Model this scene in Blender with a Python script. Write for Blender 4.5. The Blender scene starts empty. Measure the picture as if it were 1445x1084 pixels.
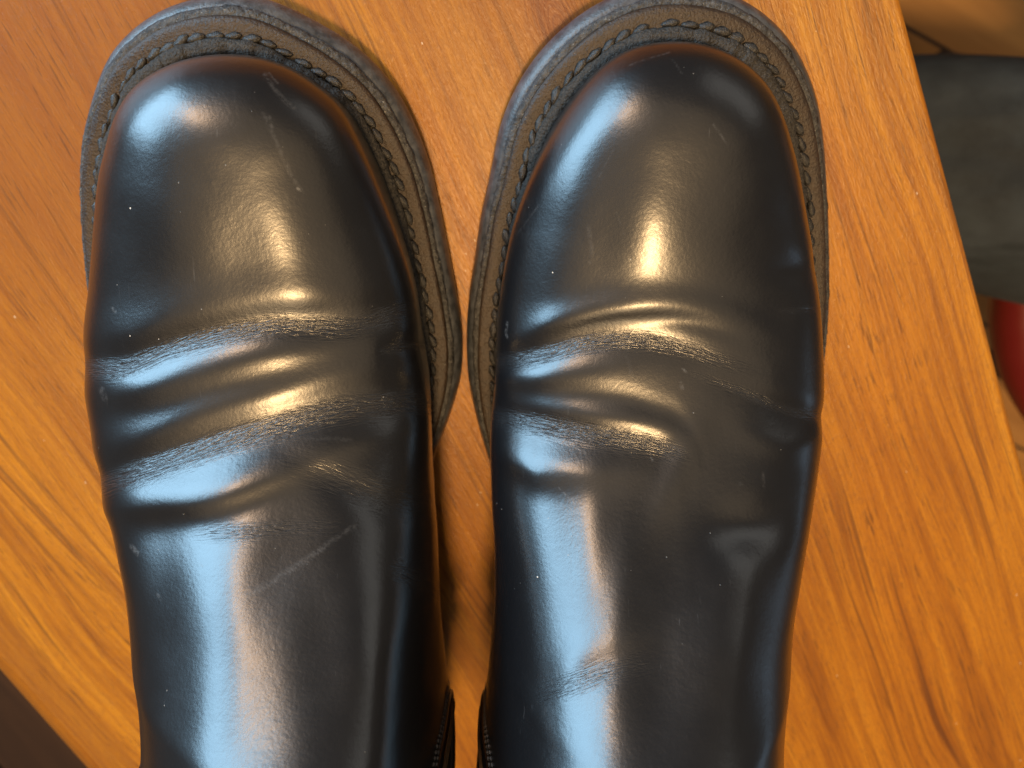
import bpy, math, random
import numpy as np
sc = bpy.context.scene
rad = math.radians

# ------------------------------------------------------------------ camera
F_PX, TILT, CAM_H = 1085.0, math.atan(1085.0/2822.0), 0.232
cd = bpy.data.cameras.new('camera'); cam = bpy.data.objects.new('camera', cd)
sc.collection.objects.link(cam); sc.camera = cam
cam.location = (0, 0, CAM_H); cam.rotation_euler = (-TILT, 0, 0)
cd.sensor_width = 36; cd.lens = F_PX/1445*36
cd.clip_start = .005; cd.clip_end = 30
cd.dof.use_dof = True; cd.dof.focus_distance = .186; cd.dof.aperture_fstop = 13.0

# ------------------------------------------------------------------ world and lamps
w = bpy.data.worlds.new('World'); sc.world = w; w.use_nodes = True
bg = w.node_tree.nodes['Background']
bg.inputs[0].default_value = (.72, .66, .60, 1); bg.inputs[1].default_value = .12

def area(name, direction, dist, sx, sy, col, power):
    l = bpy.data.lights.new(name, 'AREA'); l.shape = 'RECTANGLE'
    l.size = sx; l.size_y = sy; l.color = col; l.energy = power
    o = bpy.data.objects.new(name, l); sc.collection.objects.link(o)
    d = np.array(direction, float); d /= np.linalg.norm(d)
    p = np.array([0, -.06, .03]) + d*dist
    o.location = p
    from mathutils import Vector
    o.rotation_euler = Vector(-d).to_track_quat('-Z', 'Y').to_euler()
    return o
# daylight from a window beyond the upper left, room lamps overhead, a second far window
area('window_light', (-.775, .57, .36), 1.6, .98, .84, (.42, .73, 1.0), 32)
area('ceiling_lamp', (.015, -.14, 1), 1.7, .18, .18, (1.0, .64, .30), 25)
area('rear_ceiling_lamp', (-.03, -.42, .92), 1.7, .34, .30, (1.0, .70, .38), 2.5)
area('wall_lamp', (-.46, .66, .66), 1.6, .20, .24, (1.0, .62, .34), 5)
area('ceiling_bounce', (.05, .1, 1), 2.0, 3.4, 3.0, (1.0, .74, .47), 17)
area('reflection_fill', (.68, .68, .28), 1.9, 1.3, .6, (.92, .90, .84), 1.8)  # unseen fill lamp, added so the right-hand leather has something pale to reflect
area('far_window_light', (.97, -.18, .08), 2.0, .50, .40, (.50, .74, 1.0), .5)

sc.view_settings.view_transform = 'Standard'; sc.view_settings.look = 'None'
sc.view_settings.exposure = 0.16; sc.view_settings.gamma = 1
sc.render.engine = 'CYCLES'

# ------------------------------------------------------------------ helpers
def tag(o, label=None, cat=None, group=None, kind=None):
    if label: o['label'] = label
    if cat: o['category'] = cat
    if group: o['group'] = group
    if kind: o['kind'] = kind
    return o
def empty(name, loc=(0, 0, 0)):
    o = bpy.data.objects.new(name, None); o.location = loc; o.empty_display_size = .02
    sc.collection.objects.link(o); return o
def link(name, me, mat=None, parent=None, smooth=True):
    o = bpy.data.objects.new(name, me); sc.collection.objects.link(o)
    if parent is not None: o.parent = parent
    if mat is not None and not me.materials: me.materials.append(mat)
    if smooth and len(me.polygons):
        me.polygons.foreach_set('use_smooth', np.ones(len(me.polygons), bool))
    return o
def mesh_np(name, V, Q):
    """quad mesh from numpy arrays"""
    me = bpy.data.meshes.new(name)
    V = np.asarray(V, np.float32).reshape(-1, 3); Q = np.asarray(Q, np.int32).reshape(-1, 4)
    me.vertices.add(len(V)); me.vertices.foreach_set('co', V.ravel())
    me.loops.add(Q.size); me.loops.foreach_set('vertex_index', Q.ravel())
    me.polygons.add(len(Q)); me.polygons.foreach_set('loop_start', np.arange(0, Q.size, 4, dtype=np.int32))
    me.update(calc_edges=True); me.validate(); return me
def grid_q(n, m, wrap_n=False, wrap_m=False):
    i = np.arange(n if wrap_n else n-1); j = np.arange(m if wrap_m else m-1)
    I, J = np.meshgrid(i, j, indexing='ij'); I2 = (I+1) % n; J2 = (J+1) % m
    return np.stack([I*m+J, I*m+J2, I2*m+J2, I2*m+J], -1).reshape(-1, 4)
def spline(P, n, closed=False):
    """dense smooth resample of a polyline by arc length"""
    P = np.array(P, float)
    P = P[np.r_[True, np.linalg.norm(np.diff(P, axis=0), axis=1) > 1e-7]]
    if closed: P = np.vstack([P[-2:], P, P[:3]])
    d = np.r_[0, np.cumsum(np.linalg.norm(np.diff(P, axis=0), axis=1))]
    T = np.gradient(P, d, axis=0)
    lo, hi = (d[2], d[-3]) if closed else (d[0], d[-1])
    t = np.linspace(lo, hi, n*8, endpoint=not closed)
    k = np.clip(np.searchsorted(d, t, side='right')-1, 0, len(d)-2)
    h = (d[k+1]-d[k])[:, None]; s = ((t-d[k])[:, None])/h
    Q = (2*s**3-3*s**2+1)*P[k] + (s**3-2*s**2+s)*h*T[k] + (-2*s**3+3*s**2)*P[k+1] + (s**3-s**2)*h*T[k+1]
    e = np.vstack([Q, Q[:1]]) if closed else Q
    a = np.r_[0, np.cumsum(np.linalg.norm(np.diff(e, axis=0), axis=1))]
    tt = np.linspace(0, a[-1], n, endpoint=not closed)
    return np.stack([np.interp(tt, a, e[:, c]) for c in range(P.shape[1])], 1)
def herm(x, xs, ys):
    """smooth 1-d interpolation through (xs, ys)"""
    xs = np.array(xs, float); ys = np.array(ys, float); g = np.gradient(ys, xs)
    # limit the tangents so that it does not overshoot
    s = np.diff(ys)/np.diff(xs)
    for i in range(1, len(xs)-1):
        if s[i-1]*s[i] <= 0: g[i] = 0
        else: g[i] = math.copysign(min(abs(g[i]), 2.5*min(abs(s[i-1]), abs(s[i]))), g[i])
    x = np.clip(x, xs[0], xs[-1]); k = np.clip(np.searchsorted(xs, x, side='right')-1, 0, len(xs)-2)
    h = xs[k+1]-xs[k]; t = (x-xs[k])/h
    return (2*t**3-3*t**2+1)*ys[k]+(t**3-2*t**2+t)*h*g[k]+(-2*t**3+3*t**2)*ys[k+1]+(t**3-t**2)*h*g[k+1]
def smooth(a, n, wrap=True):
    k = np.ones(n)/n
    if a.ndim == 1: a = a[:, None]; one = True
    else: one = False
    p = np.vstack([a[-n:], a, a[:n]]) if wrap else np.vstack([np.repeat(a[:1], n, 0), a, np.repeat(a[-1:], n, 0)])
    r = np.stack([np.convolve(p[:, c], k, 'same') for c in range(a.shape[1])], 1)[n:-n]
    return r[:, 0] if one else r
def tube(path, r, nseg=8, closed=False):
    P = np.array(path, float); n = len(P)
    T = np.gradient(P, axis=0) if not closed else np.roll(P, -1, 0)-np.roll(P, 1, 0)
    T /= np.linalg.norm(T, axis=1)[:, None]+1e-12
    up = np.array([0.05, 0.02, 1.0]); A = np.cross(T, up); A /= np.linalg.norm(A, axis=1)[:, None]+1e-12
    B = np.cross(A, T); r = np.broadcast_to(np.asarray(r, float), (n,))
    an = np.linspace(0, 2*np.pi, nseg, endpoint=False)
    V = P[:, None]+r[:, None, None]*(np.cos(an)[None, :, None]*A[:, None]+np.sin(an)[None, :, None]*B[:, None])
    return V.reshape(-1, 3), grid_q(n, nseg, closed, True)

# ------------------------------------------------------------------ materials
def mat(name):
    m = bpy.data.materials.new(name); m.use_nodes = True
    nt = m.node_tree; return m, nt, nt.nodes['Principled BSDF']
def N(nt, t, **kw):
    n = nt.nodes.new(t)
    for k, v in kw.items():
        if k in n.inputs.keys(): n.inputs[k].default_value = v
        else: setattr(n, k, v)
    return n
def math_n(nt, op, a, b=None, c=None, clamp=False):
    n = nt.nodes.new('ShaderNodeMath'); n.operation = op; n.use_clamp = clamp
    for i, v in enumerate((a, b, c)):
        if v is None: continue
        if isinstance(v, (int, float)): n.inputs[i].default_value = v
        else: nt.links.new(v, n.inputs[i])
    return n.outputs[0]
def ramp(nt, fac, stops):
    n = nt.nodes.new('ShaderNodeValToRGB'); e = n.color_ramp.elements
    while len(e) < len(stops): e.new(.5)
    for i, (p, c) in enumerate(stops):
        e[i].position = p; e[i].color = (*c, 1) if len(c) == 3 else c
    nt.links.new(fac, n.inputs[0]); return n.outputs[0]
def mixc(nt, fac, a, b, mode='MIX'):
    n = nt.nodes.new('ShaderNodeMix'); n.data_type = 'RGBA'; n.blend_type = mode
    for i, v in ((0, fac), (6, a), (7, b)):
        if isinstance(v, (int, float)): n.inputs[i].default_value = v
        elif isinstance(v, tuple): n.inputs[i].default_value = (*v, 1)
        else: nt.links.new(v, n.inputs[i])
    return n.outputs[2]
def mapping(nt, vec, scale, rot=(0, 0, 0), loc=(0, 0, 0)):
    n = nt.nodes.new('ShaderNodeMapping'); n.inputs['Scale'].default_value = scale
    n.inputs['Rotation'].default_value = rot; n.inputs['Location'].default_value = loc
    nt.links.new(vec, n.inputs[0]); return n.outputs[0]
def noise(nt, vec, scale, detail=3, rough=.5, dist=0.0):
    n = nt.nodes.new('ShaderNodeTexNoise'); n.inputs['Scale'].default_value = scale
    n.inputs['Detail'].default_value = detail; n.inputs['Roughness'].default_value = rough
    n.inputs['Distortion'].default_value = dist
    nt.links.new(vec, n.inputs['Vector']); return n.outputs[0]
def bump(nt, h, dist, strength=1.0, prev=None):
    n = nt.nodes.new('ShaderNodeBump'); n.inputs['Distance'].default_value = dist
    n.inputs['Strength'].default_value = strength
    nt.links.new(h, n.inputs['Height'])
    if prev is not None: nt.links.new(prev, n.inputs['Normal'])
    return n.outputs[0]
def objco(nt): return nt.nodes.new('ShaderNodeTexCoord').outputs['Object']

def leather():
    m, nt, b = mat('polished_black_leather')
    L = nt.links; co = objco(nt)
    cr = N(nt, 'ShaderNodeAttribute', attribute_name='crease').outputs['Fac']
    cc = N(nt, 'ShaderNodeAttribute', attribute_name='crease_co').outputs['Vector']
    sf = N(nt, 'ShaderNodeAttribute', attribute_name='scuff').outputs['Fac']
    # dust specks: tiny bright cells
    v = N(nt, 'ShaderNodeTexVoronoi'); v.inputs['Scale'].default_value = 260; L.new(co, v.inputs['Vector'])
    pick = N(nt, 'ShaderNodeSeparateColor'); L.new(v.outputs['Color'], pick.inputs[0])
    rare = math_n(nt, 'GREATER_THAN', pick.outputs[0], .93)
    rad_ = math_n(nt, 'MULTIPLY', math_n(nt, 'MULTIPLY', pick.outputs[1], pick.outputs[1]), .078)
    dot = math_n(nt, 'LESS_THAN', v.outputs['Distance'], rad_)
    dust = math_n(nt, 'MULTIPLY', rare, dot)
    v2 = N(nt, 'ShaderNodeTexVoronoi'); v2.inputs['Scale'].default_value = 620; L.new(mapping(nt, co, (1, 1, 1), (0.4, 1.1, .3)), v2.inputs['Vector'])
    p2 = N(nt, 'ShaderNodeSeparateColor'); L.new(v2.outputs['Color'], p2.inputs[0])
    patch = ramp(nt, noise(nt, co, 60, 3, .6), [(.52, (0, 0, 0)), (.68, (1, 1, 1))])
    d2 = math_n(nt, 'MULTIPLY', math_n(nt, 'GREATER_THAN', p2.outputs[0], .90), math_n(nt, 'LESS_THAN', v2.outputs['Distance'], .10))
    d2 = math_n(nt, 'MULTIPLY', math_n(nt, 'MULTIPLY', d2, patch), .5)
    dust = math_n(nt, 'MAXIMUM', dust, d2)
    # dull haze patches and fine scratches
    hz = ramp(nt, noise(nt, co, 38, 6, .65), [(.45, (0, 0, 0)), (.75, (1, 1, 1))])
    sc1 = noise(nt, mapping(nt, co, (1400, 60, 300), (0, 0, .8)), 1.0, 2, .5)
    sc1 = ramp(nt, sc1, [(.70, (0, 0, 0)), (.76, (1, 1, 1))])
    sc1 = math_n(nt, 'MULTIPLY', math_n(nt, 'MULTIPLY', sc1, hz), .25)
    brk = ramp(nt, noise(nt, co, 900, 4, .7), [(.40, (.05, .05, .05)), (.58, (1, 1, 1))])
    wear = math_n(nt, 'ADD', math_n(nt, 'MULTIPLY', math_n(nt, 'MULTIPLY', sf, brk), .6), sc1, clamp=True)
    base = mixc(nt, wear, (.0060, .0060, .0070), (.16, .165, .17))
    base = mixc(nt, math_n(nt, 'MULTIPLY', cr, .02), base, (.12, .12, .125))
    base = mixc(nt, dust, base, (.62, .62, .60))
    L.new(base, b.inputs['Base Color'])
    r = math_n(nt, 'MULTIPLY_ADD', hz, .09, .285)
    r = math_n(nt, 'MULTIPLY_ADD', cr, .10, r)
    r = math_n(nt, 'MULTIPLY_ADD', wear, .35, r, clamp=True)
    L.new(math_n(nt, 'MULTIPLY_ADD', dust, .4, r, clamp=True), b.inputs['Roughness'])
    b.inputs['IOR'].default_value = 1.6
    b.inputs['Coat Weight'].default_value = .55; b.inputs['Coat Roughness'].default_value = .27
    g = noise(nt, co, 1300, 3, .55)
    g2 = noise(nt, co, 520, 2, .5)
    n1 = bump(nt, g, .00011, .24)
    n1 = bump(nt, g2, .00018, .16, n1)
    # drawn grain in the flex creases
    wr = noise(nt, mapping(nt, cc, (.13, 1, 0)), 270, 3, .5, .45)
    wr2 = noise(nt, mapping(nt, cc, (.20, 1, 0), (0, 0, .10)), 160, 2, .5, .7)
    wr = math_n(nt, 'ADD', math_n(nt, 'ABSOLUTE', math_n(nt, 'SUBTRACT', wr, .5)), math_n(nt, 'ABSOLUTE', math_n(nt, 'SUBTRACT', wr2, .5)))
    wr = math_n(nt, 'MULTIPLY', wr, cr)
    n1 = bump(nt, wr, .00052, 1.0, n1)
    n1 = bump(nt, math_n(nt, 'MULTIPLY_ADD', wear, -.3, dust), .00012, .6, n1)
    L.new(n1, b.inputs['Normal']); L.new(n1, b.inputs['Coat Normal'])
    return m
def rough_mat(name, c1, c2, scale, rough, bdist, bscale, spec=.5, speck=None):
    m, nt, b = mat(name); co = objco(nt)
    f = noise(nt, co, scale, 5, .65)
    col = mixc(nt, ramp(nt, f, [(.35, (0, 0, 0)), (.68, (1, 1, 1))]), c1, c2)
    if speck:
        s = ramp(nt, noise(nt, co, speck[1], 3, .7), [(speck[0], (0, 0, 0)), (speck[0]+.05, (1, 1, 1))])
        col = mixc(nt, s, col, speck[2])
    nt.links.new(col, b.inputs['Base Color'])
    nt.links.new(math_n(nt, 'MULTIPLY_ADD', f, .2, rough-.1, clamp=True), b.inputs['Roughness'])
    b.inputs['Specular IOR Level'].default_value = spec
    h = math_n(nt, 'ADD', noise(nt, co, bscale, 4, .6), math_n(nt, 'MULTIPLY', noise(nt, co, bscale*.25, 3, .6), .8))
    nt.links.new(bump(nt, h, bdist, .8), b.inputs['Normal'])
    return m
M_LEATHER = leather()
M_WELT = rough_mat('waxed_dark_brown_welt', (.018, .010, .005), (.042, .025, .012), 500, .52, .00035, 1500, .6, (.70, 1700, (.30, .22, .13)))
M_RAND = rough_mat('fuzzy_black_storm_rand', (.018, .017, .016), (.070, .066, .060), 1600, .72, .0010, 1500, .4, (.66, 2600, (.22, .21, .19)))
M_THREAD = rough_mat('black_waxed_thread', (.014, .014, .014), (.035, .033, .031), 900, .40, .0003, 3000, .6)
M_MID = rough_mat('scuffed_grey_midsole_edge', (.018, .018, .019), (.085, .085, .085), 700, .65, .0009, 900, .5, (.64, 2200, (.34, .34, .32)))
M_RUB = rough_mat('black_rubber_sole', (.030, .033, .039), (.095, .102, .115), 300, .38, .0002, 1200, .6, (.72, 1500, (.25, .25, .25)))
M_LINING = rough_mat('tan_leather_lining', (.20, .12, .06), (.27, .17, .09), 200, .7, .0002, 900, .3)
M_TAN = rough_mat('tan_gore_edge', (.10, .065, .035), (.17, .11, .06), 500, .7, .0003, 1500, .3)
M_SEAM = rough_mat('grey_seam_thread', (.10, .10, .10), (.22, .22, .22), 900, .5, .0002, 3000, .5)

def gore_mat():
    m, nt, b = mat('ribbed_black_elastic'); co = objco(nt)
    wv = N(nt, 'ShaderNodeTexWave', wave_type='BANDS', bands_direction='Y'); wv.inputs['Scale'].default_value = 160
    wv.inputs['Distortion'].default_value = .6
    nt.links.new(co, wv.inputs['Vector'])
    nt.links.new(mixc(nt, wv.outputs['Fac'], (.006, .006, .006), (.02, .019, .018)), b.inputs['Base Color'])
    b.inputs['Roughness'].default_value = .8
    nt.links.new(bump(nt, wv.outputs['Fac'], .0006, 1), b.inputs['Normal']); return m
M_GORE = gore_mat()

def wood():
    m, nt, b = mat('orange_brown_wood_laminate'); L = nt.links; co = objco(nt)
    # knot: the figure bends round it
    sep = N(nt, 'ShaderNodeSeparateXYZ'); L.new(co, sep.inputs[0])
    X, Y = sep.outputs[0], sep.outputs[1]
    KX, KY = -.0065, .0185
    dx = math_n(nt, 'SUBTRACT', X, KX); dy = math_n(nt, 'SUBTRACT', Y, KY)
    r2 = math_n(nt, 'ADD', math_n(nt, 'MULTIPLY', math_n(nt, 'MULTIPLY', dx, dx), .10), math_n(nt, 'MULTIPLY', dy, dy))
    g = math_n(nt, 'EXPONENT', math_n(nt, 'MULTIPLY', r2, -1/(.011**2)))
    r = math_n(nt, 'SQRT', r2)
    # distance-like coordinate near the knot, straight across elsewhere
    slow = noise(nt, mapping(nt, co, (4, 16, 1)), 1.0, 2, .5)
    Yw = math_n(nt, 'ADD', Y, math_n(nt, 'MULTIPLY', math_n(nt, 'SUBTRACT', slow, .5), .030))
    yy = N(nt, 'ShaderNodeMix', data_type='FLOAT'); L.new(g, yy.inputs[0]); L.new(Yw, yy.inputs[2]); L.new(r, yy.inputs[3])
    cmb = N(nt, 'ShaderNodeCombineXYZ'); L.new(X, cmb.inputs[0]); L.new(yy.outputs[0], cmb.inputs[1])
    wc = cmb.outputs[0]
    broad = noise(nt, mapping(nt, wc, (5, 115, 1)), 1.0, 4, .6, .3)
    mid = noise(nt, mapping(nt, wc, (13, 430, 1), loc=(3, 1, 0)), 1.0, 4, .65, .25)
    fine = noise(nt, mapping(nt, wc, (60, 1500, 1), loc=(7, 2, 0)), 1.0, 3, .6, .4)
    streak = noise(nt, mapping(nt, wc, (8, 480, 1), loc=(1, 9, 0)), 1.0, 3, .55, .25)
    speck = noise(nt, mapping(nt, co, (380, 1150, 1), (0, 0, .10)), 1.0, 3, .6, .9)
    t = math_n(nt, 'ADD', math_n(nt, 'MULTIPLY', broad, .55), math_n(nt, 'MULTIPLY', mid, .45))
    col = ramp(nt, t, [(.32, (.20, .066, .007)), (.43, (.33, .122, .009)), (.54, (.44, .180, .011)), (.68, (.53, .238, .017))])
    # redder, darker figure in places
    zone = ramp(nt, math_n(nt, 'ADD', noise(nt, mapping(nt, co, (4, 11, 1), loc=(.3, .65, 0)), 1.0, 2, .5), math_n(nt, 'MULTIPLY', X, -1.1)), [(.36, (0, 0, 0)), (.60, (1, 1, 1))])
    col = mixc(nt, math_n(nt, 'MULTIPLY', zone, .75), col, (.23, .075, .014))
    sk = ramp(nt, streak, [(.55, (0, 0, 0)), (.64, (1, 1, 1))])
    gate = ramp(nt, noise(nt, mapping(nt, co, (9, 30, 1), loc=(5, 5, 0)), 1.0, 2, .5), [(.42, (0, 0, 0)), (.60, (1, 1, 1))])
    sk = math_n(nt, 'MULTIPLY', sk, gate)
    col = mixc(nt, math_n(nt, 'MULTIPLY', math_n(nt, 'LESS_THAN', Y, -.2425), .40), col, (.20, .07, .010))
    col = mixc(nt, math_n(nt, 'MULTIPLY', sk, .62), col, (.085, .030, .010))
    col = mixc(nt, math_n(nt, 'MULTIPLY', ramp(nt, fine, [(.48, (0, 0, 0)), (.70, (1, 1, 1))]), .35), col, (.17, .065, .018))
    col = mixc(nt, math_n(nt, 'MULTIPLY', ramp(nt, speck, [(.50, (0, 0, 0)), (.66, (1, 1, 1))]), .35), col, (.19, .075, .020))
    pore = noise(nt, mapping(nt, wc, (75, 1250, 1), loc=(11, 4, 0)), 1.0, 2, .5, .3)
    pore = math_n(nt, 'MULTIPLY', ramp(nt, pore, [(.60, (0, 0, 0)), (.67, (1, 1, 1))]), ramp(nt, noise(nt, mapping(nt, co, (12, 40, 1), loc=(2, 8, 0)), 1.0, 2, .5), [(.38, (.25, .25, .25)), (.60, (1, 1, 1))]))
    col = mixc(nt, math_n(nt, 'MULTIPLY', pore, .6), col, (.09, .035, .012))
    rings = N(nt, 'ShaderNodeTexWave', wave_type='BANDS', bands_direction='X'); rings.inputs['Scale'].default_value = 1
    cr_ = N(nt, 'ShaderNodeCombineXYZ'); L.new(math_n(nt, 'ADD', math_n(nt, 'MULTIPLY', r, 70), math_n(nt, 'MULTIPLY', mid, 1.6)), cr_.inputs[0]); L.new(cr_.outputs[0], rings.inputs['Vector'])
    g2 = math_n(nt, 'EXPONENT', math_n(nt, 'MULTIPLY', r2, -1/(.0085**2)))
    col = mixc(nt, math_n(nt, 'MULTIPLY', math_n(nt, 'MULTIPLY', rings.outputs['Fac'], g2), .75), col, (.10, .030, .012))
    col = mixc(nt, math_n(nt, 'MULTIPLY', g2, .55), col, (.20, .058, .020))
    lint = N(nt, 'ShaderNodeTexVoronoi'); lint.inputs['Scale'].default_value = 150; L.new(mapping(nt, co, (1, 2.2, 1), (0, 0, .5)), lint.inputs['Vector'])
    pk = N(nt, 'ShaderNodeSeparateColor'); L.new(lint.outputs['Color'], pk.inputs[0])
    ld = math_n(nt, 'MULTIPLY', math_n(nt, 'GREATER_THAN', pk.outputs[0], .93), math_n(nt, 'LESS_THAN', lint.outputs['Distance'], .07))
    col = mixc(nt, math_n(nt, 'MULTIPLY', ld, .8), col, (.65, .50, .36))
    L.new(col, b.inputs['Base Color'])
    h = math_n(nt, 'ADD', math_n(nt, 'MULTIPLY', fine, 1.0), math_n(nt, 'MULTIPLY', speck, 1.4))
    L.new(bump(nt, h, .00022, .6), b.inputs['Normal'])
    L.new(math_n(nt, 'MULTIPLY_ADD', speck, .2, .30), b.inputs['Roughness']); b.inputs['Specular IOR Level'].default_value = .42
    return m
M_WOOD = wood()

# ------------------------------------------------------------------ floor
def floor_mat():
    m, nt, b = mat('brown_wood_floor'); co = objco(nt)
    f = noise(nt, mapping(nt, co, (2, 22, 1)), 1.0, 4, .6, .5)
    col = ramp(nt, f, [(.3, (.34, .15, .035)), (.7, (.58, .28, .07))])
    br = N(nt, 'ShaderNodeTexBrick'); br.inputs['Scale'].default_value = 1; br.inputs['Brick Width'].default_value = 1.1
    br.inputs['Row Height'].default_value = .11; br.inputs['Mortar Size'].default_value = .002
    nt.links.new(co, br.inputs['Vector'])
    col = mixc(nt, br.outputs['Fac'], col, (.03, .015, .008))
    nt.links.new(col, b.inputs['Base Color']); b.inputs['Roughness'].default_value = .45
    return m
fl = mesh_np('floor', [(-4, -4, 0), (4, -4, 0), (4, 4, 0), (-4, 4, 0)], [(0, 1, 2, 3)])
o = link('floor', fl, floor_mat(), smooth=False); o.location = (0, 0, -.62); o.rotation_euler.z = rad(-25); tag(o, kind='structure')

# ------------------------------------------------------------------ table top: long board, rounded edges
ANG = math.atan2(-2.79, 1.314)
YA, YB, TH = -.2690, .1050, .024
def board():
    prof = []
    R1 = .0118                                     # full bull nose on the far left edge
    for a in np.linspace(180, 90, 10): prof.append((YA+R1+R1*math.cos(rad(a)), -R1+R1*math.sin(rad(a))))
    R2 = .0016
    for a in np.linspace(90, 0, 7): prof.append((YB-R2+R2*math.cos(rad(a)), -R2+R2*math.sin(rad(a))))
    prof += [(YB, -TH+.001), (YB-.001, -TH), (YA+.003, -TH), (YA, -TH+.003)]
    n = len(prof); xs = (-.70, .62)
    V = [(x, y, z) for x in xs for (y, z) in prof]
    me = bpy.data.meshes.new('table_top')
    me.from_pydata(V, [], [(i, (i+1) % n, n+(i+1) % n, n+i) for i in range(n)] + [tuple(range(n))[::-1], tuple(range(n, 2*n))])
    me.update(); return me
table = empty('table', (0, 0, -TH)); table.rotation_euler.z = ANG
tag(table, 'orange-brown wood-grain table under the two boots, with a straight right edge', 'table')
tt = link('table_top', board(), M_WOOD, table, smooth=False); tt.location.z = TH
for p in tt.data.polygons: p.use_smooth = (len(p.vertices) == 4 and p.area < .02)
def leg_mesh():
    V, Q = tube([(0, 0, 0), (0, 0, -.2), (0, 0, -.595)], [.022, .019, .015], 12)
    return mesh_np('leg', V, Q)
lm = leg_mesh(); M_LEG = rough_mat('dark_table_leg', (.02, .018, .016), (.03, .027, .025), 60, .5, .0001, 300)
for x in (-.64, .56):
    for y in (YA+.04, YB-.04):
        l = link('leg', lm, M_LEG, table); l.location = (x, y, 0.001)

# ------------------------------------------------------------------ boots
def img(P):
    """where a point of the boot falls in the sketch grid used to lay out folds and scuffs"""
    fw = np.array([0, -math.sin(TILT), -math.cos(TILT)]); up = np.array([0, math.cos(TILT), -math.sin(TILT)])
    d = P-np.array([0, 0, CAM_H]); z = d@fw
    return 722.5+F_PX*d[..., 0]/z, 542-F_PX*(d@up)/z
def zw(y): return .014+.012*np.clip((y+.045)/.075, 0, 1.2)**2
def zmid(y): return np.interp(-y, [0, .03, .05, .08, .11, .14, .17, .2], [.031, .029, .03, .036, .045, .054, .062, .068])

LEFT = dict(
  W=[(-69, 16.6), (-64.2, 15.9), (-55.2, 11.9), (-43.9, 5.2), (-36.5, -2.3), (-31.7, -11.1), (-28.1, -19.8), (-25.4, -31.0), (-22.8, -46.2), (-20.9, -57.9), (-19.5, -69.8), (-19.8, -82.2), (-22.0, -93.0), (-27, -110), (-32, -130), (-34, -155), (-32, -185), (-31, -210), (-34, -240), (-46, -264), (-68, -273),
     (-90, -266), (-104, -245), (-107, -215), (-107, -185), (-109, -155), (-115, -128), (-120.5, -105), (-123, -85), (-123.3, -65), (-122.0, -46), (-119.4, -28.5), (-115.2, -15.2), (-109.5, -5.2), (-102.1, 4.7), (-94.9, 10.1), (-85.9, 14.4), (-77, 16.3)],
  ML=[(-69.4, 7.9), (-76.5, 7.1), (-83.5, 4.8), (-90.4, 0.9), (-96.4, -4.9), (-102.0, -13.8), (-105.7, -21.2), (-108.6, -30.2), (-110.9, -39.4), (-112.9, -48.8), (-114.7, -58.2), (-115.6, -65.7), (-116.1, -75.3), (-115.9, -86.7), (-115.5, -96.2), (-114.8, -103.8), (-113.6, -111.5), (-111.9, -119.2), (-110.5, -126.9), (-109.2, -134.7), (-108.2, -144.6), (-107.9, -154.8), (-107.7, -165.0), (-107.7, -173.4), (-107.7, -183.1)],
  MR=[(-69.4, 7.9), (-62.3, 7.3), (-55.5, 5.4), (-48.7, 1.4), (-42.5, -3.9), (-37.7, -13.3), (-33.2, -26.0), (-26.5, -49.7), (-23.5, -69.1), (-22.2, -82.4), (-22.0, -90.5), (-21.9, -98.1), (-21.4, -105.7), (-20.7, -115.3), (-20.3, -125.0), (-20.0, -134.7), (-19.5, -144.6), (-18.8, -152.7), (-18.0, -161.9), (-16.9, -171.2), (-16.5, -183.1)])
RIGHT = dict(
  W=[(39.0, 19.0), (44.8, 18.8), (54.7, 16.8), (60.6, 14.1), (66.8, 9.8), (73.2, 2.9), (78.4, -5.2), (82.4, -15.2), (86.2, -28), (90.2, -48.5), (92.4, -65), (93.2, -84), (91.5, -105), (86, -130), (79, -158), (76, -190), (77, -215), (75, -242), (62, -268), (40, -277),
     (18, -268), (5, -245), (2, -215), (3, -185), (3, -155), (-1, -130), (-6, -110), (-9.0, -93), (-10.0, -81.5), (-9.9, -69.2), (-8.5, -55.6), (-7.0, -47.9), (-4.9, -34.5), (-2.0, -24.4), (1.8, -10.2), (6.9, -.6), (13.6, 7.2), (20.1, 12.6), (27.0, 16.4), (33, 18.4)],
  ML=[(37.9, 10.6), (34.7, 10.3), (28.3, 8.9), (22.7, 5.7), (18.2, 1.4), (13.4, -4.9), (8.8, -12.5), (3.0, -25.4), (-1.8, -42.3), (-4.3, -66.7), (-4.8, -77.2), (-6.0, -84.8), (-6.0, -94.3), (-5.6, -105.7), (-5.0, -115.3), (-4.9, -125.0), (-5.1, -134.7), (-5.7, -144.6), (-6.5, -154.8), (-7.2, -160.9), (-8.3, -171.2), (-8.8, -183.1)],
  MR=[(37.9, 10.6), (41.3, 10.6), (48.0, 9.5), (53.8, 7.1), (59.0, 3.7), (63.3, -0.8), (70.3, -12.3), (76.4, -28.0), (81.9, -47.8), (84.3, -61.7), (86.0, -77.8), (86.1, -86.7), (85.6, -94.3), (84.6, -105.7), (82.8, -117.3), (80.9, -128.9), (79.8, -138.6), (79.4, -148.7), (79.4, -161.9), (79.2, -173.4), (79.3, -183.1)])

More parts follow.
